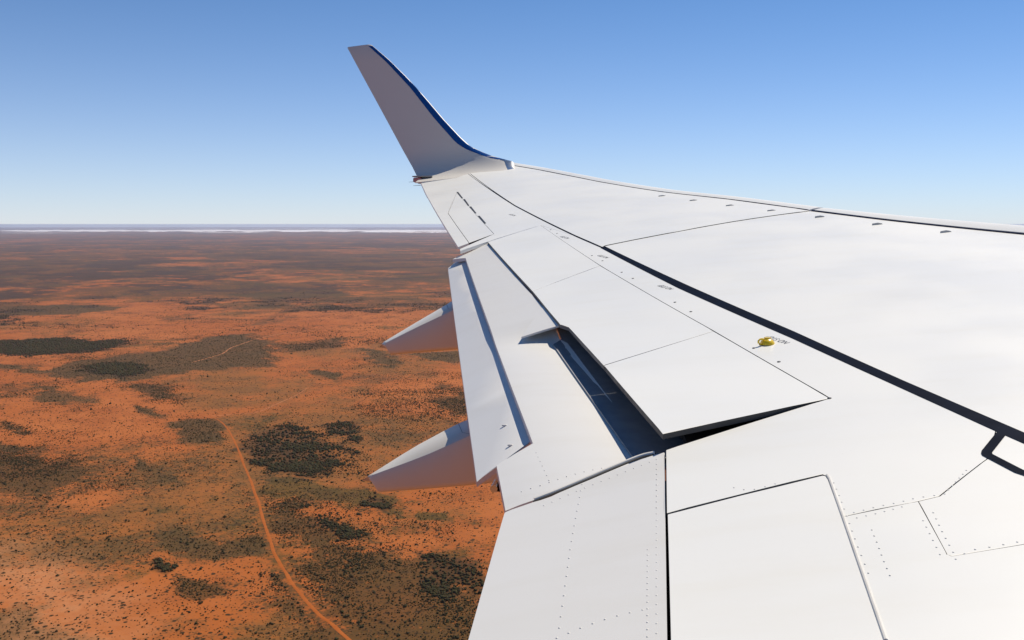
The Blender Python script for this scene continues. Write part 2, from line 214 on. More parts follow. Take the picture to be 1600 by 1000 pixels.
# ------------------------------------------------------------------ desert
KINDS = ('scrub', 'thicket', 'grove', 'olive', 'straw', 'heath', 'pale')
def masks(x, y):
    """cover of the ground at points x, y: one value 0..1 per kind"""
    r = np.hypot(x - EYE.x, y - EYE.y)
    M = {k: np.zeros_like(x) for k in KINDS}
    wx = fbm(x, y, 140, 3, 6, .66) - .5; wy = fbm(x, y, 140, 23, 6, .66) - .5
    fine = fbm(x, y, 45, 31, 5, .66) - .5
    for kind, poly in PLAN['patches']:
        P = np.array(poly, float); c = P.mean(0)
        ext = np.linalg.norm(P - c, axis=1).max()
        sel = np.hypot(x - c[0], y - c[1]) < ext * 1.7
        if not sel.any(): continue
        wd_ = min(ext * .33, 85.)
        d = sdist(x[sel] + wx[sel] * wd_ * 1.5, y[sel] + wy[sel] * wd_ * 2.2, poly) + fine[sel] * wd_ * 1.5
        soft = wd_ * (1.3 if kind in ('pale', 'straw') else .9 if kind == 'scrub' else .6)
        M[kind][sel] = np.maximum(M[kind][sel], sstep(-d, -soft, soft))
    # free-growing cover, thicker with distance as the plain closes up with scrub
    far = sstep(np.log(r), math.log(2600), math.log(9000))
    a = fbm(x, y, 800, 41, 7, .70); b = fbm(x, y, 500, 57, 7, .70); c = fbm(x, y, 2400, 77, 7, .66); e = fbm(x, y, 300, 101, 6, .72)
    M['scrub'] = np.maximum(M['scrub'], sstep(a + .2 * (c - .5) + .17 * far, .46, .74) * (.6 + .3 * far))
    M['scrub'] = np.maximum(M['scrub'], far * (.30 + .35 * sstep(e, .35, .65)))
    M['heath'] = np.maximum(M['heath'], sstep(b + .07 * far, .52, .74) * (.55 + .35 * far))
    M['thicket'] = np.maximum(M['thicket'], sstep(e * .7 + c * .3 + .3 * (a - .5) + .07 * far, .50, .72) * sstep(r, 2600, 5000))
    M['straw'] = np.maximum(M['straw'], sstep(fbm(x, y, 600, 91, 7, .68), .44, .68) * .8)
    M['olive'] = np.maximum(M['olive'], sstep(fbm(x, y, 380, 131, 7, .68), .55, .74) * .65)
    return M

def build_ground():
    naz = 560
    azv = np.radians(np.linspace(-34, 12, naz))                     # fine where the wing leaves the plain in view
    azc = np.radians(np.arange(16, 326, 4.0))
    az = np.concatenate([azv, azc]) - YAW                            # measured from +Y towards +X
    rr = np.concatenate([[40, 120, 250, 400, 520, 620], np.geomspace(700, 140000, 660)])
    A, Rr = np.meshgrid(az, rr)
    x = EYE.x + Rr * np.sin(A); y = EYE.y + Rr * np.cos(A)
    fx, fy = x.ravel(), y.ravel()
    M = masks(fx, fy)
    r = Rr.ravel()
    z = -ALT + 5.0 * (fbm(fx, fy, 700, 5, 4) - .5) * sstep(r, 500, 900) * sstep(-r, -9000, -4000)
    z = z + sstep(r, 80000, 130000) * (30 + 80 * (fbm(fx, fy, 12000, 8, 4) - .5))
    n, m = A.shape
    i = np.arange(n - 1)[:, None] * m; j = np.arange(m)[None, :]; j2 = (j + 1) % m
    q = np.stack([i + j, i + m + j, i + m + j2, i + j2], -1).reshape(-1, 4)
    co = np.stack([fx, fy, z], 1)
    c0 = len(co); co = np.vstack([co, [[EYE.x, EYE.y, -ALT]]])
    jj = np.arange(m); tri = np.stack([np.full(m, c0), jj, (jj + 1) % m], 1)
    me = npmesh('ground', co, [q[:, ::-1], tri[:, ::-1]])
    for k in KINDS:
        at = me.attributes.new('cover_' + k, 'FLOAT', 'POINT')
        at.data.foreach_set('value', np.append(M[k], 0).astype(np.float32))
    if me.polygons[0].normal.z < 0: me.flip_normals()
    me.polygons.foreach_set('use_smooth', [True] * len(me.polygons))
    return me

def ground_material():
    a = N('red_sand')
    p = a.pos()
    at = {k: a.n('ShaderNodeAttribute', attribute_name='cover_' + k).outputs['Fac'] for k in KINDS}
    big = a.noise(p, .0016, 6, .6); mid = a.noise(p, .011, 5, .62); fine = a.noise(p, .085, 4, .65); grit = a.noise(p, .33, 3, .7)
    sand = a.mix(a.ramp(big, .36, .64), (.355, .096, .0165), (.40, .121, .027))
    sand = a.mix(a.ramp(mid, .42, .68, 0, .65), sand, (.29, .074, .0125))
    sand = a.mix(a.ramp(fine, .45, .75, 0, .45), sand, (.41, .125, .034))
    sand = a.mix(a.math('MULTIPLY', at['pale'], a.ramp(mid, .3, .6, .55, 1.)), sand, (.40, .135, .042))
    nz = a.math('ADD', a.math('ADD', a.math('MULTIPLY', fine, .40), a.math('MULTIPLY', grit, .30)), a.math('MULTIPLY', mid, .3))
    streak = a.noise(p, .0042, 7, .66)
    sc_far = a.math('ADD', at['scrub'], a.math('MULTIPLY', a.math('SUBTRACT', streak, .5), a.math('MULTIPLY', a.ramp(at['scrub'], .05, .35), 1.5)), clamp=True)
    def cover(base, mask, col, col2, w, k, top=1.):
        v = a.math('ADD', a.math('MULTIPLY', mask, 1.12), a.math('MULTIPLY', a.math('SUBTRACT', nz, .5), k))
        f = a.math('MULTIPLY', a.ramp(v, .55 - w, .55 + w, 0., top), a.ramp(mask, .0, .12))
        return a.mix(f, base, a.mix(a.ramp(a.math('ADD', a.math('MULTIPLY', fine, .4), a.math('MULTIPLY', mid, .6)), .40, .60), col, col2))
    col = cover(sand, at['straw'], (.25, .090, .018), (.18, .080, .020), .45, 2.2, .9)
    col = cover(col, at['olive'], (.120, .064, .012), (.072, .048, .011), .35, 3.0, .92)
    col = cover(col, at['heath'], (.055, .042, .013), (.100, .055, .016), .40, 3.6, .90)
    col = cover(col, sc_far, (.052, .038, .010), (.105, .048, .012), .30, 4.6, .86)
    col = cover(col, at['grove'], (.135, .052, .011), (.060, .030, .010), .45, 2.2, .9)
    col = cover(col, at['thicket'], (.036, .023, .011), (.075, .031, .012), .35, 2.6, .95)
    col = a.mix(a.math('MULTIPLY', at['pale'], a.ramp(fine, .3, .62, .35, .9)), col, (.50, .215, .090))
    # low bushes too small to stand out one by one
    for sc, lo, hi, amt in ((.10, .20, .32, 1.), (.23, .22, .38, .85)):
        vo = a.n('ShaderNodeTexVoronoi', i={'Vector': p, 'Scale': sc, 'Randomness': 1.})
        rnd = a.n('ShaderNodeSeparateColor', i={0: vo.outputs['Color']}).outputs[0]
        dens = a.math('ADD', a.ramp(mid, .36, .64, .16, .70), a.math('MULTIPLY', a.math('ADD', at['scrub'], at['heath']), .5), clamp=True)
        on = a.ramp(a.math('SUBTRACT', dens, rnd), -.02, .02)
        spot = a.math('MULTIPLY', a.ramp(vo.outputs['Distance'], lo, hi, amt, 0.), on)
        col = a.mix(spot, col, a.mix(rnd, (.030, .020, .006), (.075, .030, .008)))
    h = a.math('ADD', a.math('MULTIPLY', mid, 3.), a.math('MULTIPLY', fine, .9))
    bump = a.n('ShaderNodeBump', i={'Height': h, 'Strength': .45, 'Distance': 1.})
    a.bsdf(Base_Color=col, Roughness=.95, Normal=bump.outputs[0], Specular_IOR_Level=.15)
    return a.m
g = add('ground', build_ground(), ground_material()); tag(g, kind='structure')

def ground_z(x, y):
    x = np.asarray(x, float); y = np.asarray(y, float); r = np.hypot(x - EYE.x, y - EYE.y)
    return -ALT + 5.0 * (fbm(x, y, 700, 5, 4) - .5) * sstep(r, 500, 900) * sstep(-r, -9000, -4000)

def catmull(P, n):
    P = np.array(P, float); P = np.vstack([2 * P[0] - P[1], P, 2 * P[-1] - P[-2]]); out = []
    for i in range(1, len(P) - 2):
        for t in np.linspace(0, 1, n, endpoint=False):
            a, b, c, d = P[i - 1:i + 3]
            out.append(.5 * (2 * b + (c - a) * t + (2 * a - 5 * b + 4 * c - d) * t * t + (3 * b - a - 3 * c + d) * t ** 3))
    out.append(P[-2]); return np.array(out)

def strip(name, pts, width, mat, lift=.12, crown=.1, seed=1, end=1.):
    L = catmull(pts, 24); T = np.gradient(L, axis=0); T /= np.linalg.norm(T, axis=1)[:, None]
    Nn = np.stack([-T[:, 1], T[:, 0]], 1)
    s = np.arange(len(L)) * 1.
    wv = width * np.linspace(1, end, len(L)) * (.82 + .36 * vnoise(s / 5., s * 0, seed)); me_off = (vnoise(s / 9., s * 0 + 4, seed) - .5) * width * .5
    rows = []
    for u in (-1, -.5, 0, .5, 1):
        q = L + Nn * (me_off + u * wv / 2)[:, None]
        rows.append(np.column_stack([q, ground_z(q[:, 0], q[:, 1]) + lift + crown * (1 - u * u)]))
    V = np.stack(rows, 1); n, m = V.shape[:2]
    i = (np.arange(n - 1)[:, None] * m + np.arange(m - 1)[None]).ravel()
    me = npmesh(name, V.reshape(-1, 3), [np.stack([i, i + 1, i + m + 1, i + m], 1)])
    me.polygons.foreach_set('use_smooth', [True] * len(me.polygons))
    return tag(add(name, me, mat), kind='structure')

a = N('graded_dirt')
p = a.pos(); nz = a.noise(p, .12, 5, .65)
a.bsdf(Base_Color=a.mix(a.ramp(nz, .3, .7), (.385, .106, .019), (.335, .086, .014)), Roughness=.95, Specular_IOR_Level=.1)
road_mat = a.m
strip('dirt_road', PLAN['road'], 4.9, road_mat, seed=3, end=.6)
a = N('pale_track'); p = a.pos()
a.bsdf(Base_Color=a.mix(a.ramp(a.noise(p, .05, 4), .3, .7), (.42, .17, .055), (.36, .11, .030)), Roughness=.95)
strip('track', PLAN['track_a'], 5.5, a.m, seed=5)
strip('track', PLAN['track_b'], 4.0, a.m, seed=8, end=.4)

# salt lakes near the horizon
a = N('salt'); p = a.pos()
a.bsdf(Base_Color=a.mix(a.ramp(a.noise(p, .0006, 5), .4, .62), (.92, .90, .86), (.74, .62, .54)), Roughness=.9)
for k, quad in enumerate(PLAN['lakes']):
    Q = np.array(quad, float); n = 90
    t = np.linspace(0, 1, n)[:, None]
    near = Q[0] + (Q[1] - Q[0]) * t; farr = Q[3] + (Q[2] - Q[3]) * t
    env = np.sin(np.pi * np.clip(t, .004, .996)) ** .45
    c = (near + farr) / 2; half = (farr - near) / 2
    u = t[:, 0] * 14 + k * 31.7
    j1 = (vnoise(u, u * 0, 5 + k) * .75 + vnoise(u * 3.1, u * 0, 6 + k) * .45)[:, None]
    j2 = (vnoise(u, u * 0 + 9, 5 + k) * .75 + vnoise(u * 3.1, u * 0 + 9, 6 + k) * .45)[:, None]
    lo = c - half * env * (.35 + j1); hi = c + half * env * (.35 + j2)
    V = np.vstack([np.column_stack([lo, np.full(n, -ALT + 3 + .5 * k)]), np.column_stack([hi, np.full(n, -ALT + 3 + .5 * k)])])
    i = np.arange(n - 1)
    me = npmesh('salt_lake', V, [np.stack([i, i + 1, i + n + 1, i + n], 1)])
    if me.polygons[0].normal.z < 0: me.flip_normals()
    tag(add('salt_lake', me, a.m), kind='structure')

# the air itself
def haze_box():
    x0, x1, y0, y1, z0, z1 = -142000, 142000, -142000, 142000, -ALT - 8, 5.
    V = [(x, y, z) for z in (z0, z1) for y in (y0, y1) for x in (x0, x1)]
    F = np.array([(0, 2, 3, 1), (4, 5, 7, 6), (0, 1, 5, 4), (2, 6, 7, 3), (0, 4, 6, 2), (1, 3, 7, 5)])
    o = add('haze', npmesh('haze', V, [F]))
    m = bpy.data.materials.new('air'); m.use_nodes = True; t = m.node_tree; t.nodes.clear()
    v = t.nodes.new('ShaderNodeVolumePrincipled'); ou = t.nodes.new('ShaderNodeOutputMaterial')
    v.inputs['Color'].default_value = HAZE_COL; v.inputs['Density'].default_value = HAZE_DENS; v.inputs['Anisotropy'].default_value = .2
    t.links.new(v.outputs[0], ou.inputs['Volume']); o.data.materials.append(m)
    return tag(o, kind='stuff')
HAZE_COL = (.68, .78, 1., 1.); HAZE_DENS = 1.35e-5
haze_box()

# ------------------------------------------------------------------ aircraft wing
K = PLAN['const']
def w_up(a, b):
    """height of the wing's upper skin at a (forward), b (outboard)"""
    B = b - 1.70; c = 4.37 - .2765 * (b - 5.8); le = -(3.03 + (b - 5.8) * .523); u = (a - (le - .5 * c)) / c
    return -1.23 + .126 * B + .0034 * max(0., B - 4) ** 2 + .1005 * (a + 6.92) + .05 * c * (.08 - u * u)
def off(a, b, P, n): return (a - P[0]) * n[0] + (b - P[1]) * n[1]
def z_spoiler(a, b):                                   # spoilers stand a little proud towards the root
    return w_up(a, b) + .058 * min(1, max(0, (7.6 - b) / 2.5)) ** 1.3 * min(1.3, max(0, off(a, b, K['HA'], K['nh']) / .85))
def flap_base(a, b):
    s = off(a, b, K['A1'], K['n1']); return w_up(a, b) - .02 - .11 * s - .02 * s * s, s
def z_flap(a, b):
    z, s = flap_base(a, b)
    ramp = min(1., max(0., (K['bstep'] + .45 - b) / .45)); ramp = ramp * ramp * (3 - 2 * ramp)
    z -= .095 * ramp * max(0., 1 - max(s, 0.) / .55) ** 2
    return z
def z_nose(a, b):
    s = off(a, b, K['A1'], K['n1']); a2, b2 = a - min(s, 0) * K['n1'][0], b - min(s, 0) * K['n1'][1]
    return z_flap(a2, b2) + (w_up(a, b) - w_up(a2, b2)) + .010 + .22 * min(s, 0)
def z_aft(a, b):
    s = off(a, b, K['A2'], K['n2']); return flap_base(a, b)[0] - .040 - (.20 * s if s > 0 else -.35 * s)
def z_in(a, b): return w_up(a, b) - .012 - .10 * off(a, b, K['A3'], K['n3'])

def mat_paint(name, col, rough=.38, dirt=.05):
    a = N(name); p = a.pos()
    st = a.n('ShaderNodeMapping', i={'Vector': p, 'Scale': (.5, 2.6, .5)}).outputs[0]
    streak = a.noise(st, 2.2, 5, .6); blot = a.noise(p, 1.1, 4, .55)
    c = a.mix(a.ramp(streak, .42, .78, 0, 1), col, tuple(x * (1 - dirt) * t for x, t in zip(col, (1., .99, .965))))
    c = a.mix(a.ramp(blot, .4, .75, 0, .8), c, tuple(x * (1 - dirt * .9) for x in col))
    h = a.noise(p, 3.2, 2, .5)
    bump = a.n('ShaderNodeBump', i={'Height': h, 'Strength': .05, 'Distance': .02})
    a.bsdf(Base_Color=c, Roughness=a.ramp(blot, .3, .7, rough * .9, rough * 1.15), Normal=bump.outputs[0], Specular_IOR_Level=.45)
    return a.m
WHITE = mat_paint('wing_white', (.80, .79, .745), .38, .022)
FLAPW = mat_paint('flap_white', (.725, .71, .675), .42, .04)
AFTW = mat_paint('aft_flap_white', (.74, .725, .69), .34, .05)
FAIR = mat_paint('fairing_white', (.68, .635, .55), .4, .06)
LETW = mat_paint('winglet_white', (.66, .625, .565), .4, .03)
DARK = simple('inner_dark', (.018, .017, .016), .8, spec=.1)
NOSE_SHADE = simple('flap_nose_shade', (.26, .27, .29), .6)  # grey that deepens the spoilers' shadow on the white flap
SEALG = simple('grey_sealant', (.20, .195, .19), .6)
EDGE2 = simple('edge_gap_shade_soft', (.13, .127, .122), .6)  # paler painted gap shade, for walls at the fainter joints
EDGE = simple('edge_gap_shade', (.05, .048, .046), .6)  # dark panel walls stand in for the shadow inside open gaps
LINE = simple('walkway_black', (.003, .006, .016), .6, spec=.02)
SLATGAP = simple('slat_gap_shade', (.012, .022, .060), .6, spec=.05)  # navy painted for the shadow in the slat gap
METAL = simple('bare_metal', (.78, .77, .74), .22, 1.)
BLUE = simple('blue_enamel', (.002, .062, .27), .25, coat=.8, wear=.05)
RIV = simple('fastener_grey', (.65, .64, .61), .5)
BLK = simple('black_print', (.03, .03, .032), .5)
SEALW = simple('seal_cream', (.78, .74, .66), .35)
VANE = simple('vane_grey', (.42, .42, .41), .4)
GREYL = simple('lens_grey', (.33, .33, .32), .35)
PRINT = simple('faded_print', (.12, .12, .125), .5)
YEL = simple('yellow_enamel', (.92, .62, .01), .3, coat=.4)
RED = simple('red_lens', (.42, .006, .008), .12, coat=1.)

ROOT = Vector((-6.9, 1.95, -1.3))
wing = bpy.data.objects.new('airliner_wing', None); C.objects.link(wing); wing.location = ROOT
tag(wing, 'white airliner wing with extended flaps and a tall upturned winglet above red desert', 'aircraft wing')
def part(name, me, mat, parent=None, label=None, kind=None, wall=None):
    if len(me.materials) == 2:
        me.materials[0] = mat; me.materials[1] = wall or mat; o = add(name, me, None, parent or wing)
    else: o = add(name, me, mat, parent or wing)
    if label: o['label'] = label
    if kind: o['kind'] = kind
    return o

def ccw(P):
    s = sum(P[i][0] * P[(i + 1) % len(P)][1] - P[(i + 1) % len(P)][0] * P[i][1] for i in range(len(P)))
    return P if s > 0 else P[::-1]
def clean(P):
    Q = []
    for p in P:
        if not Q or math.dist(p, Q[-1]) > 2e-3: Q.append(tuple(p))
    if math.dist(Q[0], Q[-1]) < 2e-3: Q.pop()
    return Q
def inset(P, g):
    """move every edge of a counter-clockwise outline inwards by g"""
    n = len(P); out = []
    for i in range(n):
        p0, p1, p2 = (np.array(P[k % n]) for k in (i - 1 + n, i, i + 1))
        d1 = (p1 - p0) / np.linalg.norm(p1 - p0); d2 = (p2 - p1) / np.linalg.norm(p2 - p1)
        n1 = np.array([-d1[1], d1[0]]); n2 = np.array([-d2[1], d2[0]])
        den = max(.35, 1 + float(n1 @ n2)); out.append(tuple(p1 + (n1 + n2) * g / den))
    return out

def sheet(P, zf, thick, gap=.004, grid=.28, lift=0., edge=.0015, cuts=()):
    """a solid panel of the given outline lying on the surface zf, `thick` deep, its upper edge broken by a small chamfer"""
    P = ccw(clean(P))
    if gap: P = inset(P, gap / 2)
    bm = bmesh.new()
    vs = [bm.verts.new((x, y, 0)) for x, y in P]
    for tri in tessellate_polygon([[Vector((x, y, 0)) for x, y in P]]):
        bm.faces.new([vs[i] for i in tri])
    xs = [p[0] for p in P]; ys = [p[1] for p in P]
    for ax, lo, hi in ((0, min(xs), max(xs)), (1, min(ys), max(ys))):
        n = int((hi - lo) / grid)
        for k in range(1, n + 1):
            co = [0, 0, 0]; co[ax] = lo + (hi - lo) * k / (n + 1); no = [0, 0, 0]; no[ax] = 1
            bmesh.ops.bisect_plane(bm, geom=bm.verts[:] + bm.edges[:] + bm.faces[:], plane_co=co, plane_no=no)
    for co, no in cuts: bmesh.ops.bisect_plane(bm, geom=bm.verts[:] + bm.edges[:] + bm.faces[:], plane_co=(*co, 0), plane_no=(*no, 0))
    bmesh.ops.recalc_face_normals(bm, faces=bm.faces[:])
    if sum(f.normal.z * f.calc_area() for f in bm.faces) < 0: bmesh.ops.reverse_faces(bm, faces=bm.faces[:])
    bound = [e for e in bm.edges if e.is_boundary]
    loops = [(e, e.link_loops[0]) for e in bound]
    top = bm.faces[:]
    bot = {}
    for v in bm.verts[:]: bot[v] = bm.verts.new((v.co.x, v.co.y, zf(v.co.x, v.co.y) + lift - thick))
    for f in top: bm.faces.new([bot[v] for v in reversed(f.verts)])
    for e, l in loops:
        v1 = l.vert; v2 = l.link_loop_next.vert
        bm.faces.new((v2, v1, bot[v1], bot[v2]))
    for v in bot: v.co.z = zf(v.co.x, v.co.y) + lift
    if edge:
        bm.edges.ensure_lookup_table()
        bmesh.ops.bevel(bm, geom=[e for e in bound if e.is_valid], offset=edge, segments=1, affect='EDGES', profile=.5)
    bm.normal_update()
    for f in bm.faces: f.material_index = 1 if abs(f.normal.z) < .35 and f.calc_area() > 2e-6 else 0
    me = bpy.data.meshes.new('panel'); bm.to_mesh(me); bm.free()
    # shade by the true slope of the surface, edges crisp
    me.polygons.foreach_set('use_smooth', [True] * len(me.polygons))
    cache = {}; nl = []
    for p in me.polygons:
        fn = p.normal
        for vi in p.vertices:
            vx, vy, vz = me.vertices[vi].co
            if p.material_index == 0 and vz > zf(vx, vy) + lift - max(edge, .0008) * 1.2:
                if vi not in cache:
                    x, y, _ = me.vertices[vi].co; e = .01
                    cache[vi] = Vector((-(zf(x + e, y) - zf(x - e, y)) / (2 * e), -(zf(x, y + e) - zf(x, y - e)) / (2 * e), 1)).normalized()
                nl.append(cache[vi])
            else: nl.append(fn.copy())
    me.normals_split_custom_set(nl)
    for v in me.vertices: v.co -= ROOT
    me.materials.append(None); me.materials.append(None)
    return me

def loft(rings, closed=True, caps=True):
    """skin through rings of equally many points (world coordinates)"""
    n, m = len(rings), len(rings[0])
    V = np.array([[tuple(Vector(p) - ROOT) for p in r] for r in rings]).reshape(-1, 3)
    F = []
    for i in range(n - 1):
        for j in range(m if closed else m - 1):
            j2 = (j + 1) % m; F.append((i * m + j, i * m + j2, (i + 1) * m + j2, (i + 1) * m + j))
    fs = [np.array(F)]
    me = npmesh('skin', V, fs)
    if caps and closed:
        bm = bmesh.new(); bm.from_mesh(me); bm.verts.ensure_lookup_table()
        for k in (0, n - 1):
            try: bm.faces.new([bm.verts[k * m + j] for j in range(m)])
            except ValueError: pass
        bmesh.ops.recalc_face_normals(bm, faces=bm.faces[:]); bm.to_mesh(me); bm.free()
    smooth(me, 40); return me

def box(c, sz, axes=None):
    c = Vector(c); ax = axes or (Vector((1, 0, 0)), Vector((0, 1, 0)), Vector((0, 0, 1)))
    bm = bmesh.new()
    bmesh.ops.create_cube(bm, size=1.)
    bmesh.ops.bevel(bm, geom=bm.edges[:], offset=.12, segments=2, affect='EDGES')
    for v in bm.verts: v.co = c - ROOT + ax[0] * v.co.x * sz[0] + ax[1] * v.co.y * sz[1] + ax[2] * v.co.z * sz[2]
    me = bpy.data.meshes.new('block'); bm.to_mesh(me); bm.free(); smooth(me, 50); return me

def tube(pts, r, seg=8, taper=1.):
    pts = [Vector(p) for p in pts]; rings = []
    for i, p in enumerate(pts):
        t = (pts[min(i + 1, len(pts) - 1)] - pts[max(i - 1, 0)]).normalized()
        u = t.orthogonal().normalized(); v = t.cross(u)
        rr = r * (1 + (taper - 1) * i / max(1, len(pts) - 1))
        rings.append([p + (u * math.cos(k * 2 * math.pi / seg) + v * math.sin(k * 2 * math.pi / seg)) * rr for k in range(seg)])
    return loft(rings)

# -- what lies under the skin
top_le = PLAN['slat_out'] + PLAN['slat_in']
le_in = [(a - .03, b) for a, b in top_le] + [(-3.35, 7.0), (-2.6, 5.2), (-1.3, 2.0)]
te_struct = [(-6.70, 2.0), (-6.72, 4.2), (-6.66, 5.02)]
for t in (.03, .25, .5, .75, .97):
    a0, b0 = PLAN['main_flap'][3], PLAN['main_flap'][0]
    te_struct.append((a0[0] + (b0[0] - a0[0]) * t + .13, a0[1] + (b0[1] - a0[1]) * t))
te_struct += [(-8.35, 11.0), (-9.85, 16.2)]
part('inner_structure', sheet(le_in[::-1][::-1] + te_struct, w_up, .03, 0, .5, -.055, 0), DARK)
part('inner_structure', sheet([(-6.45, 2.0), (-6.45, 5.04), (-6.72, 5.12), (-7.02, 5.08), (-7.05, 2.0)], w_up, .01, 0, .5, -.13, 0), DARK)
def z_low(a, b):
    c = 4.37 - .2765 * (b - 5.8); le = -(3.03 + (b - 5.8) * .523); u = min(1, max(0, (le - a) / c))
    return w_up(a, b) - .10 - .26 * c * u ** .5 * (1 - u) ** .9 * .75
part('lower_skin', sheet(le_in + te_struct, z_low, .012, 0, .4, 0, 0), FLAPW)

# -- upper skin panels
part('skin_panel', sheet(PLAN['outer_panel'], w_up, .045, .006, lift=.005), WHITE, wall=EDGE)
part('skin_panel', sheet(PLAN['main_panel'][:10] + [(-3.3, 7.35), (-2.5, 5.4), (-1.2, 2.0), (-5.36, 2.0), (-5.434, 4.207)] + PLAN['main_panel'][12:-1], w_up, .045, .006), WHITE, wall=EDGE)
part('skin_panel', sheet(PLAN['tip_panel'], w_up, .03, .004), WHITE, wall=WHITE)
part('skin_panel', sheet(PLAN['hinge_panel'], w_up, .05, .005), WHITE, wall=EDGE2)
part('skin_panel', sheet([(-6.81, 3.455), (-6.355, 3.46), (-5.872, 3.418), (-5.705, 3.72), (-5.568, 4.236), (-5.496, 4.381), (-5.437, 4.2), (-5.362, 2.0), (-6.8, 2.0)], w_up, .04, .004), WHITE, wall=EDGE2)
part('access_panel', sheet(PLAN['mid_access_panel'], w_up, .04, .0022), WHITE, wall=EDGE2)
part('access_panel', sheet(PLAN['lower_access_panel'], w_up, .04, .0022), WHITE, wall=EDGE2)
part('ground_spoiler', sheet(PLAN['ground_spoiler'], w_up, .04, .008, edge=.002, lift=-.002), WHITE, wall=EDGE2)
part('spoiler', sheet(PLAN['spoiler_outer'], z_spoiler, .022, .004), WHITE, wall=EDGE2)
part('spoiler', sheet(PLAN['spoiler_mid'], z_spoiler, .022, .005, edge=.002), WHITE, wall=EDGE2)
part('spoiler', sheet(PLAN['spoiler_inner'], z_spoiler, .022, .006, edge=.002), WHITE, wall=EDGE, label='inboard spoiler panel standing slightly open')
part('aileron', sheet(PLAN['aileron'], w_up, .03, .006), WHITE, wall=EDGE)
part('aileron_tab', sheet(PLAN['aileron_tab'], w_up, .02, .006), WHITE, wall=WHITE)

# -- flaps
n1 = np.array(K['n1']); n2 = np.array(K['n2'])
FCUT = [(np.array(K['A1']) + n1 * s, n1) for s in (.03, .065, .10, .15, .22, .30, .40, .55)] + [((-7, K['bstep'] + d), (0, 1)) for d in (.0, .08, .16, .24, .32, .40, .46)]
mf = part('main_flap', sheet(PLAN['main_flap'][:4] + PLAN['main_flap'][4:], z_flap, .030, .004, .25, edge=.002, cuts=FCUT), FLAPW)
# the flap's nose runs on forward under the spoilers; its grey paints their shadow darker
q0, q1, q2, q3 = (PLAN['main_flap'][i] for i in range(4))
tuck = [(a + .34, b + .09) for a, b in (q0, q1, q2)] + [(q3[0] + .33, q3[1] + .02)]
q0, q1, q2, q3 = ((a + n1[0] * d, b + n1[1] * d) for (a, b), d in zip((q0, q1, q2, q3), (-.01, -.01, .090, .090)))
part('flap_nose', sheet([q0, q1, q2, q3] + tuck[::-1], z_nose, .012, 0, .4, 0, 0, cuts=[(np.array(K['A1']), n1)] + FCUT), NOSE_SHADE, mf)
# added plate: covers the widened slot outboard so the spoiler shadow starts abruptly
pa = np.array(q1) + (np.array(q0) - np.array(q1)) * .001
pc = np.array(q1) + (np.array(q0) - np.array(q1)) * .16
part('shadow_end_plate', sheet([tuple(pa), tuple(pc), tuple(pc + n1 * .012), tuple(pa + n1 * .24)], lambda a, b: flap_base(a, b)[0] + .002, .012, 0, .15, 0, .001), FLAPW, mf)
part('aft_flap', sheet(PLAN['aft_flap'], z_aft, .025, .0, .25, edge=.003, cuts=[(np.array(K['A2']), n2)]), AFTW)
inf = part('inboard_flap', sheet(PLAN['inboard_flap'][:4] + [(-6.826, 2.05), (-7.32, 2.05)] + PLAN['inboard_flap'][5:], z_in, .05, .006, .25, edge=.004), FLAPW)
sealpts = catmull(PLAN['seal'], 5)
part('flap_seal', tube([(x, y, z_in(x, y) + .001) for x, y in sealpts], .0075, 8), SEALW)
for s_ in (-1, 1):
    part('seal_gap_shade', tube([(x + s_ * .0035, y + s_ * .012, z_in(x, y) - .003) for x, y in sealpts], .0045, 6), EDGE)  # dark tubes painted for the shaded gap either side of the seal
gs = PLAN['ground_spoiler'][2:6]
part('panel_seal', tube([(x + .001, y + .001, w_up(x, y) - .0015) for x, y in gs], .0052, 8), SEALW)
# dark gasket under the open edge of the inboard spoiler
h0 = PLAN['spoiler_inner'][1]; h1 = PLAN['spoiler_inner'][2]
part('gap_gasket', sheet([h0, (h1[0] + .01, h1[1] - .03), (h1[0] + .01, h1[1] + .03)], w_up, .02, 0, .3, -.03, 0), SEALG)

# -- flap track fairings
def fairing(D, label):
    def at(line, t):
        L = D[line]; a = [p[0] for p in L]; z = [p[1] for p in L]
        u = np.linspace(0, 1, len(L)); return float(np.interp(t, u, a)), float(np.interp(t, u, z))
    bi, bo = D['bi'], D['bo']; rings = []
    def ring(t, ext=0., sink=0., shrink=1.):
        S_, Bo, Ch, Bt = (at(k, t) for k in ('sil', 'bor', 'cham', 'bot'))
        mid = (Ch[1] + Bt[1]) / 2; bm_ = (bi + bo) / 2
        raw = [(Bt, bi + .07, 0), (Bt, bi + .03, .012), (Bt, bi + .008, .04), (Ch, bi, -.02), (Ch, bi + .006, 0), (Bo, bi + .05, 0), (S_, bo, 0), (S_, bo + .04, -.018), (S_, bo + .05, -.05), (Bt, bo + .042, .04), (Bt, bo + .02, .012), (Bt, bo - .02, 0)]
        out = []; wt = (.2, .7, 1, 1.1, .6, .1, .1, .6, 1.1, 1, .7, .2)
        for ((a, z), b, dz), w_ in zip(raw, wt):
            out.append((a + ext * w_, bm_ + (b - bm_) * shrink * (.80 + .20 * min(1., t * 2.5)), mid + (z + dz - mid) * shrink + sink))
        return out
    for e_, s_ in ((-.030, .50), (-.026, .74), (-.016, .90)): rings.append(ring(0, e_, 0, s_))
    for t in np.linspace(0, 1, 9): rings.append(ring(t))
    for e in (.35, .8, 1.3): rings.append(ring(1, e, -.10 * e))
    f = part('flap_track_fairing', loft(rings), FAIR, label=label)
    ra, rb = ring(.735), ring(.747); ce = sum((Vector(p) for p in ra), Vector()) / len(ra)
    gro = lambda r_: [ce + (Vector(p) - ce) * 1.008 for p in r_]
    part('fairing_seam', loft([gro(ra), gro(rb)], caps=False), SEALG, f)
    return f
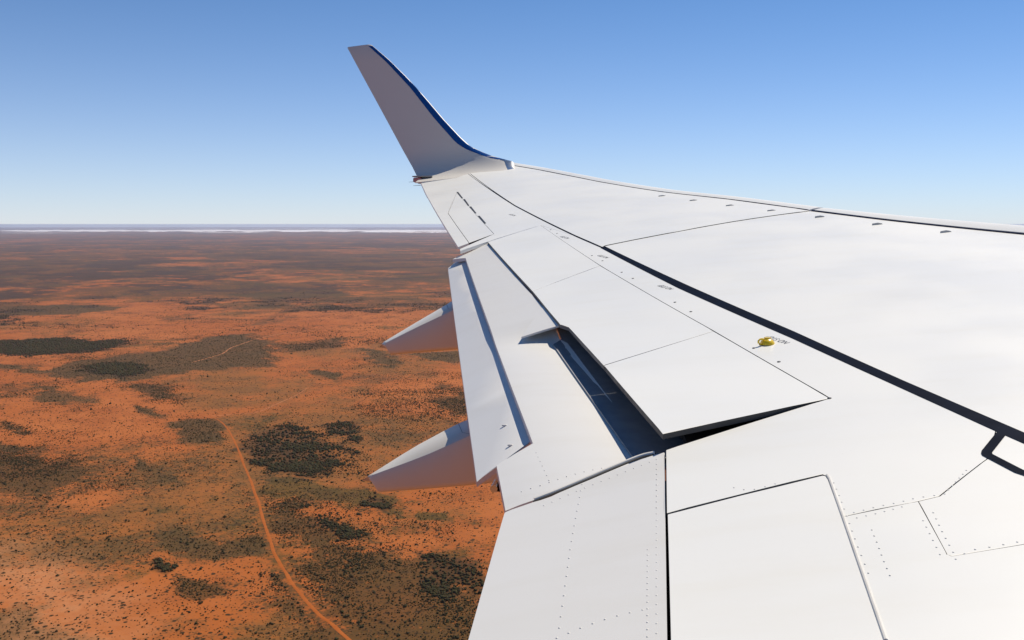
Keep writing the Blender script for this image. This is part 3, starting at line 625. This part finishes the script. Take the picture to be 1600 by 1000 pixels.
fairing(PLAN['fair_near'], 'larger fairing nearer the fuselage, below the aft flap')
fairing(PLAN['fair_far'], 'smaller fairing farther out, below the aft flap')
br = Vector(PLAN['bracket'])
cr_ = part('flap_carriage', box(br + Vector((.06, .03, -.05)), (.10, .03, .035)), DARK)
part('roller', tube([br + Vector((.02, -.02, -.045)), br + Vector((.02, .08, -.045))], .016, 10), METAL, cr_)
part('roller', tube([br + Vector((.075, -.02, -.04)), br + Vector((.075, .08, -.04))], .013, 10), METAL, cr_)
for k, hpt in enumerate(PLAN['hits']):
    part('flap_bracket', box(Vector(hpt) + Vector((0, 0, .004)), (.022, .010, .008)), AFTW)

# -- leading edge slats
def slat(D, gap, prof, first=None):
    D = catmull(D, 6); T = np.gradient(D, axis=0); T /= np.linalg.norm(T, axis=1)[:, None]
    Nn = np.stack([T[:, 1], -T[:, 0]], 1)
    Nn[Nn[:, 0] < 0] *= -1
    rings = []
    for ri, ((x, y), n) in enumerate(zip(D, Nn)):
        t_ = min(1., ri / (len(D) * .35)); pr = prof if first is None else [((1 - t_) * a0 + t_ * a1, (1 - t_) * z0_ + t_ * z1_) for (a0, z0_), (a1, z1_) in zip(first, prof)]
        z = w_up(x, y); sl = (w_up(x + n[0] * .05, y + n[1] * .05) - w_up(x - n[0] * .05, y - n[1] * .05)) / .1
        rings.append([(x + n[0] * (u + gap), y + n[1] * (u + gap), z + sl * u + dz) for u, dz in pr])
    return loft(rings)
prof = [(0, .004), (.05, .003), (.10, -.002), (.145, -.012), (.18, -.028), (.205, -.05), (.218, -.08), (.215, -.115), (.19, -.15), (.13, -.18), (.0, -.18), (0, -.008)]
prof = [(0, .008), (.05, .017), (.10, .022), (.145, .018), (.18, .003), (.205, -.025), (.218, -.06), (.215, -.10), (.19, -.14), (.13, -.17), (.0, -.17), (0, -.008)]
so = part('leading_edge_slat', slat(PLAN['slat_out'], .012, prof), WHITE)
part('slat_gap_shadow', slat(PLAN['slat_out'], .012, [(-.010, -.03), (-.010, .0105), (-.002, .0115), (-.002, -.03)]), SLATGAP, so)  # added strip, coloured as the shadow in the gap behind the slat
prof_in = [(0, .018), (.05, .036), (.10, .047), (.15, .055), (.20, .052), (.235, .02), (.235, -.05), (.23, -.10), (.20, -.14), (.13, -.17), (0, -.17), (0, -.01)]
si = part('leading_edge_slat', slat(PLAN['slat_in'] + [(-3.28, 7.4), (-2.48, 5.45), (-1.2, 2.1)], .022, prof_in, prof), WHITE)
part('slat_gap_shadow', slat(PLAN['slat_in'] + [(-3.28, 7.4), (-2.48, 5.45), (-1.2, 2.1)], .022, [(-.018, -.03), (-.018, .011), (-.003, .014), (-.003, -.03)]), SLATGAP, si)

# -- painted walkway lines
part('walkway_line', sheet(PLAN['stripe_in'], w_up, .001, 0, .25, .0022, 0), LINE)
part('walkway_line', sheet(PLAN['stripe_out'], w_up, .001, 0, .25, .0022, 0), LINE)
def band(path, width):
    P = [np.array(p) for p in path]; L = []; Rr = []
    for i, p in enumerate(P):
        d0 = p - P[i - 1] if i else P[1] - p; d1 = P[i + 1] - p if i < len(P) - 1 else d0
        d0 = d0 / np.linalg.norm(d0); d1 = d1 / np.linalg.norm(d1); n = np.array([-d0[1] - d1[1], d0[0] + d1[0]]); n = n / (1 + d0 @ d1)
        L.append(tuple(p + n * width / 2)); Rr.append(tuple(p - n * width / 2))
    V = [(x - ROOT.x, y - ROOT.y, w_up(x, y) + .0024 - ROOT.z) for x, y in L + Rr]; n = len(L)
    me = npmesh('band', V, [np.array([(i, i + 1, n + i + 1, n + i) for i in range(n - 1)])])
    if me.polygons[0].normal.z < 0: me.flip_normals()
    return me
part('walkway_line', band(PLAN['box_c'], K['boxw']), LINE)

# -- winglet
ZS = 0.7776; BS = 16.45; RAD = .62; TH0 = math.atan(.21); TH1 = R(79); ARC = RAD * (TH1 - TH0)
def wl_prof(s):
    if s < 0: return BS + s * math.cos(TH0), ZS + s * math.sin(TH0), TH0
    if s < ARC:
        th = TH0 + s / RAD; return BS + RAD * (math.sin(th) - math.sin(TH0)), ZS + RAD * (math.cos(TH0) - math.cos(th)), th
    b = BS + RAD * (math.sin(TH1) - math.sin(TH0)); z = ZS + RAD * (math.cos(TH0) - math.cos(TH1))
    return b + (s - ARC) * math.cos(TH1), z + (s - ARC) * math.sin(TH1), TH1
le_s, le_a = zip(*([(-.35, -8.60), (0., -8.62)] + PLAN['wl_le'])); te_s, te_a = zip(*PLAN['wl_te'])
STOP = 2.625
def wl_point(s, u, d):
    """u: 0 trailing edge to 1 leading edge; d: offset along the inboard normal"""
    b, z, th = wl_prof(s)
    la = float(np.interp(s, le_s, le_a)); ta = float(np.interp(s, te_s, te_a)); a = ta + (la - ta) * u
    d = d * abs(la - ta)
    n = (-math.sin(th), math.cos(th))
    return (a, b + n[0] * d, z + n[1] * d + .1005 * (a + 9.4))
us = [0, .15, .35, .55, .7, .8, .87, .91, .945, .97, .985, .995, 1.]
def d_in(u): return 0. if u < .8 else -.045 * (1 - math.sqrt(max(0, 1 - ((u - .8) / .2) ** 2)))
def d_out(u): return -.006 - .075 * min(1, (u / .6)) * (1 if u < .7 else (.55 + .45 * math.sqrt(max(0, 1 - ((u - .7) / .3) ** 2)))) if u < 1 else -.045
stations = [-.27, -.1] + list(np.linspace(0, ARC, 9)) + [.9, 1.2, 1.6, 2.0, 2.35, STOP]
rings = []
for s in stations:
    rings.append([wl_point(s, u, d_in(u)) for u in us] + [wl_point(s, u, d_out(u)) for u in reversed(us[:-1])])
rings.append([wl_point(STOP + .012, .06 + u * .88, d_in(u) * .8 - .012) for u in us] + [wl_point(STOP + .012, .06 + u * .88, d_out(u) * .7 - .012) for u in reversed(us[:-1])])
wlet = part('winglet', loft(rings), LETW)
def edge_strip(s0, s1, w0, w1, u1, mat, name):
    rows = []
    for s in np.linspace(s0, s1, 26):
        t = (s - s0) / (s1 - s0); la = np.interp(s, le_s, le_a); ta = np.interp(s, te_s, te_a); c = abs(la - ta)
        w = (w0 + (w1 - w0) * t) / c
        rows.append([wl_point(s, u, d_in(u) + .0025 / c) for u in np.linspace(1 - w, u1, 8)] + [wl_point(s, u, d_in(u) + .0012 / c) for u in np.linspace(u1, 1 - w, 8)])
    part(name, loft(rows), mat, wlet)
edge_strip(.42, STOP - .02, .165, .07, .985, BLUE, 'leading_edge_stripe')
edge_strip(.02, .41, .12, .16, .985, METAL, 'leading_edge_cap')

# -- position light and static wicks at the winglet's heel
lp = Vector(wl_point(.10, .03, 0))
nl = part('position_light', box(lp + Vector((-.045, -.06, -.035)), (.13, .10, .075)), RED, label='red lens at the heel of the winglet')
part('light_housing', box(lp + Vector((.03, -.02, .022)), (.32, .14, .022)), GREYL, nl)
part('light_base', box(lp + Vector((.06, -.03, -.085)), (.20, .12, .014)), GREYL, nl)
for t, L in ((0, .16), (1, .13)):
    q = lp + Vector((-.03, -.08 + .18 * t, -.06 - .05 * t)); part('static_wick', tube([q, q + Vector((-L, .03, -.005))], .004, 6, .5), BLK)

# -- vortex generators, fasteners, lettering, tie-down
tb = Vector((-.5, .866, 0))
def vane(x, y):
    n = Vector((.92, .39, 0)); s = n.cross(Vector((0, 0, 1))).normalized()
    z = w_up(x, y); P = [(-.05, -.002), (.05, -.002), (.035, .008), (.0, .016), (-.045, .014)]
    ringa = [tuple(Vector((x, y, z)) + n * u + Vector((0, 0, 1)) * (h + .1 * u) + s * .004) for u, h in P]
    ringb = [tuple(Vector(p) - s * .008) for p in ringa]
    return loft([ringa, ringb])
for x, y in PLAN['vg']: part('vortex_generator', vane(x, y), VANE)

def discs(pts, zf, r, h=.0009, seg=8):
    V = []; F = []; T = []
    for x, y in pts:
        z = zf(x, y); b0 = len(V)
        sx = (zf(x + .02, y) - z) / .02; sy = (zf(x, y + .02) - z) / .02
        for hh in (-.004, h):
            for k in range(seg):
                cx, cy = r * math.cos(2 * math.pi * k / seg), r * math.sin(2 * math.pi * k / seg)
                V.append((x + cx - ROOT.x, y + cy - ROOT.y, z + hh + sx * cx + sy * cy - ROOT.z))
        for k in range(seg): F.append((b0 + k, b0 + (k + 1) % seg, b0 + seg + (k + 1) % seg, b0 + seg + k))
        T.append([b0 + seg + k for k in range(seg)])
    return npmesh('rivets', V, [np.array(F), np.array(T)])
part('rivets', discs(PLAN['riv_inflap'], z_in, 0.0030), RIV, inf, kind='stuff')
part('rivets', discs(PLAN['riv_flap'], z_flap, 0.0028), RIV, mf, kind='stuff')
part('rivets', discs(PLAN['riv_fixed'], w_up, 0.0027), RIV, kind='stuff')
for x, y in PLAN['dots']: part('drain_plug', discs([(x, y)], w_up, .008, .002, 10), BLK)

for sl_ in PLAN['slots']: part('balance_slot_shade', sheet(sl_, w_up, .001, 0, .3, .0022, 0), BLK)  # black strips on the skin, painted for the shade in the aileron gaps
def lettering(txt, at, length):
    cu = bpy.data.curves.new('lettering', 'FONT'); cu.body = txt; cu.align_x = 'CENTER'; cu.align_y = 'CENTER'; cu.extrude = .0
    o = bpy.data.objects.new('lettering', cu); C.objects.link(o)
    bpy.context.view_layer.update()
    me = bpy.data.meshes.new_from_object(o.evaluated_get(bpy.context.evaluated_depsgraph_get()))
    bpy.data.objects.remove(o)
    xs = [v.co.x for v in me.vertices]; k = length / (max(xs) - min(xs))
    ex = Vector((-.42, .907, 0)); ey = Vector((-.907, -.42, 0))
    for v in me.vertices:
        q = Vector((at[0], at[1], 0)) + ex * v.co.x * k + ey * v.co.y * k * 1.15
        v.co = Vector((q.x, q.y, w_up(q.x, q.y) + .0016)) - ROOT
    return me
for (x, y), L in zip(PLAN['texts'], (.17, .17, .17, .17, .17)): part('lettering', lettering('NO STEP', (x, y), L), PRINT)

hx, hy = PLAN['hook'][0]; hz = w_up(hx, hy)
rings = []
for k in range(7):
    t = k / 6 * math.pi / 2
    rings.append([(hx + .036 * math.cos(t) * math.cos(p), hy + .042 * math.cos(t) * math.sin(p), hz - .004 + .032 * math.sin(t)) for p in np.linspace(0, 2 * math.pi, 16, endpoint=False)])
hk = part('tie_down_fitting', loft(rings), YEL, label='yellow dome with a lug beside the lettering')
part('cap', tube([(hx, hy, hz + .022), (hx, hy, hz + .031)], .017, 12), YEL, hk)
ring_pts = [(hx - .030 + .017 * math.cos(t), hy - .022 + .010 * math.cos(t), hz + .012 + .013 * math.sin(t)) for t in np.linspace(0, 2 * math.pi, 15)]
part('ring', tube(ring_pts, .0048, 8), YEL, hk)

# ------------------------------------------------------------------ desert shrubs
a = N('shrub_leaf')
gi = a.n('ShaderNodeNewGeometry'); oi = a.n('ShaderNodeObjectInfo')
rr_ = a.math('FRACT', a.math('ADD', gi.outputs['Random Per Island'], oi.outputs['Random']))
cl = a.mix(rr_, (.052, .047, .016), (.030, .025, .010)); cl = a.mix(a.ramp(rr_, .7, .9), cl, (.065, .036, .012))
a.bsdf(Base_Color=cl, Roughness=.9, Specular_IOR_Level=.1)
LEAF = a.m
bm = bmesh.new(); bmesh.ops.create_icosphere(bm, subdivisions=1, radius=1.)
ICO_V = np.array([v.co[:] for v in bm.verts]); ICO_F = np.array([[v.index for v in f.verts] for f in bm.faces]); bm.free()
bm = bmesh.new(); bmesh.ops.create_icosphere(bm, subdivisions=2, radius=1.)
ICO2_V = np.array([v.co[:] for v in bm.verts]); ICO2_F = np.array([[v.index for v in f.verts] for f in bm.faces]); bm.free()

def clump_mesh(seed, n):
    r = np.random.default_rng(seed); V = []; F = []; b = 0
    for k in range(n):
        ang = r.uniform(0, 6.28); rad = .62 * math.sqrt(r.uniform(0, 1)) * (k > 0)
        s = r.uniform(.34, .58) * (1.15 if k == 0 else 1); c = np.array([rad * math.cos(ang), rad * math.sin(ang), r.uniform(.34, .62) - .18 * rad])
        v = ICO_V * (s * r.uniform(.72, 1.25, (len(ICO_V), 1))) * [1, 1, .8] + c
        v[:, 2] = np.maximum(v[:, 2], -.05); V.append(v); F.append(ICO_F + b); b += len(v)
    return npmesh('shrub', np.vstack(V), [np.vstack(F)])
CL = [clump_mesh(k, 6 + k % 3) for k in range(6)]
for m_ in CL: m_.materials.append(LEAF)

def scatter():
    n = 1300000
    nn = 520000; n += nn
    az = np.radians(rng.uniform(-31, 3, n)) - YAW
    r = np.sqrt(np.concatenate([rng.uniform(850 ** 2, 6200 ** 2, n - nn), rng.uniform(850 ** 2, 2400 ** 2, nn)]))
    x = EYE.x + r * np.sin(az); y = EYE.y + r * np.cos(az)
    M = masks(x, y)
    patch = fbm(x, y, 260, 63, 5, .62)
    clus = fbm(x, y, 70, 71, 4, .6)
    base = (.022 + .17 * sstep(patch, .50, .70)) * (.4 + .9 * sstep(clus, .42, .62))
    dens = np.maximum.reduce([base, M['scrub'] * .36 * (.3 + sstep(clus, .38, .62)), M['thicket'] * .42, M['grove'] * (.06 + .42 * sstep(clus, .42, .60)), M['heath'] * .15, M['olive'] * .08, M['straw'] * .02])
    dens *= 1 - .9 * M['pale']
    dens *= sstep(-r, -5200, -1500) * .82 + .18
    for rd in (PLAN['road'],):
        L = catmull(rd, 12); sel = np.where(r < 3300)[0]
        for i in range(0, len(sel), 40000):
            q = sel[i:i + 40000]; dd = np.min(np.hypot(x[q, None] - L[None, :, 0], y[q, None] - L[None, :, 1]), 1)
            dens[q] *= dd > 9
    dens *= 1 + .8 * (r > 2400)
    dens *= sstep(-r, -6200, -4300)
    keep = rng.random(n) < dens
    x, y, r = x[keep], y[keep], r[keep]; th = np.maximum(M['thicket'], M['grove'])[keep]; scb = M['scrub'][keep]
    size = np.exp(rng.normal(0, .42, len(x))) * (.80 + 1.25 * th)
    return x, y, r, np.clip(size, .42, 3.6), th, scb
sx, sy, sr, ss, sth, ssc = scatter()
lx, ly = np.array(PLAN['lone'], float).T
vis = sdist(sx, sy, PLAN['visible']) < 0
px = ss / sr * vis
order = np.argsort(-px)[:300 - len(lx)]
chosen = np.zeros(len(sx), bool); chosen[order] = True
def place(x, y, s, label, group, k):
    o = bpy.data.objects.new('desert_shrub', CL[k % len(CL)]); C.objects.link(o)
    o.location = (x, y, float(ground_z(np.array([x]), np.array([y]))[0])); o.rotation_euler = (0, 0, (k * 2.4) % 6.28)
    o.scale = (s, s, s * (.8 + .3 * ((k * 37) % 10) / 10))
    tag(o, label, 'shrub', group)
LONE = ['large dark shrub alone on bare sand to the left of the dirt road', 'dark shrub left of the shrub above the tip of the near fairing',
 'dark shrub just above the tip of the near fairing', 'wide dark shrub touching the tip of the near fairing', 'dark shrub below the thicket, on the edge of the olive belt',
 'dark shrub at the lower right corner of the big thicket', 'small dark shrub on the olive belt below the big thicket', 'dark shrub at the lower left corner of the big thicket',
 'dark shrub under the lower left edge of the big thicket', 'dark shrub beside the bend of the dirt road, above the big thicket', 'dark shrub on open sand at the lower left of the plain']
for k, (x, y) in enumerate(zip(lx, ly)):
    place(x, y, 2.6 + .22 * (k % 3), LONE[k], None, k)
road_l = catmull(PLAN['road'], 12)
NAMED = ['in the strip under the olive belt', 'in the thicket beside the flap edge', 'in the short strip beside the scrub', 'in the big thicket past the road',
 'in the small thicket above the big one', 'in the tiny clump right of the big thicket', 'in the clump at the end of the olive belt', 'in the clump below the dark heath']
THK = [p for q, p in PLAN['patches'] if q == 'grove']
med = np.median(ss[order]); q_lo, q_hi = np.quantile(ss[order], (.33, .67))
for k, i in enumerate(order):
    x, y = sx[i], sy[i]
    dd = [float(sdist(np.array([x]), np.array([y]), p)[0]) for p in THK[:8]]
    kk = int(np.argmin(dd)); sz = 'large' if ss[i] > q_hi else 'middling' if ss[i] > q_lo else 'small'
    if sth[i] > .5 and dd[kk] < 60:
        cx, cy = np.mean(THK[kk], 0); ex_ = np.std(np.array(THK[kk]), 0).mean()
        u = ((x - cx) * math.cos(YAW) + (y - cy) * math.sin(YAW)) / ex_; w = ((y - cy) * math.cos(YAW) - (x - cx) * math.sin(YAW)) / ex_
        u += .55 * w                                                # the view line slants here
        at = ('far ' if w > 1. else 'upper ' if w > .35 else 'near ' if w < -1. else 'lower ' if w < -.35 else 'mid ') + ('left' if u < -1. else 'centre left' if u < -.3 else 'right' if u > 1. else 'centre right' if u > .3 else 'centre')
        lb, gr = f'{sz} dark shrub {NAMED[kk]}, {at}', f'shrubs {NAMED[kk]}'
    elif ssc[i] > .4: lb, gr = f"{sz} dark shrub in the brown scrub {'beside' if np.min(np.hypot(road_l[:, 0] - x, road_l[:, 1] - y)) < 90 else 'away from'} the dirt road", 'shrubs of the brown scrub'
    else:
        rx = float(np.interp(y, road_l[::-1, 1] if road_l[0, 1] > road_l[-1, 1] else road_l[:, 1], road_l[::-1, 0] if road_l[0, 1] > road_l[-1, 1] else road_l[:, 0]))
        lb, gr = f"{sz} dark shrub on open orange sand {'left' if x < rx else 'right'} of the dirt road, {'well away from' if abs(x - rx) > 200 else 'close to'} it", 'shrubs scattered on open sand'
    place(x, y, float(ss[i]), lb, gr, k + 20)
# all the rest, past counting, as one mass
I_ = np.where(~chosen & (sr < 2300))[0]
J_ = np.where(~chosen & (sr >= 2300))[0]
nI = len(I_)
v = ICO_V[None] * rng.uniform(.62, 1.25, (nI, 12, 1)) * np.array([1, 1, .78])[None]
sc_ = ss[I_][:, None, None] * .82
v = v * sc_
rot = rng.uniform(0, 6.28, nI); c_, s_ = np.cos(rot)[:, None], np.sin(rot)[:, None]
vx = v[:, :, 0] * c_ - v[:, :, 1] * s_ + sx[I_][:, None]; vy = v[:, :, 0] * s_ + v[:, :, 1] * c_ + sy[I_][:, None]
vz = v[:, :, 2] + ss[I_][:, None] * .42 + ground_z(sx[I_], sy[I_])[:, None]
f_ = (ICO_F[None] + (np.arange(nI) * 12)[:, None, None]).reshape(-1, 3)
OCT_V = np.array([(1, 0, 0), (-.5, .87, 0), (-.5, -.87, 0), (0, 0, 1.), (.1, 0, -.5)]); OCT_F = np.array([(0, 1, 3), (1, 2, 3), (2, 0, 3), (1, 0, 4), (2, 1, 4), (0, 2, 4)])
nJ = len(J_); w_ = OCT_V[None] * rng.uniform(.7, 1.3, (nJ, 5, 1)) * ss[J_][:, None, None] * [1.05, 1.05, 1.2]
rot = rng.uniform(0, 6.28, nJ); c_, s_ = np.cos(rot)[:, None], np.sin(rot)[:, None]
wx_ = w_[:, :, 0] * c_ - w_[:, :, 1] * s_ + sx[J_][:, None]; wy_ = w_[:, :, 0] * s_ + w_[:, :, 1] * c_ + sy[J_][:, None]
wz_ = w_[:, :, 2] + ss[J_][:, None] * .3 + ground_z(sx[J_], sy[J_])[:, None]
tag(add('distant_scrub', npmesh('distant_scrub', np.stack([wx_, wy_, wz_], -1).reshape(-1, 3), [(OCT_F[None] + (np.arange(nJ) * 5)[:, None, None]).reshape(-1, 3)]), LEAF), kind='stuff')
print('shrubs', nI, nJ)
tag(add('scrub_cover', npmesh('scrub_cover', np.stack([vx, vy, vz], -1).reshape(-1, 3), [f_]), LEAF), kind='stuff')
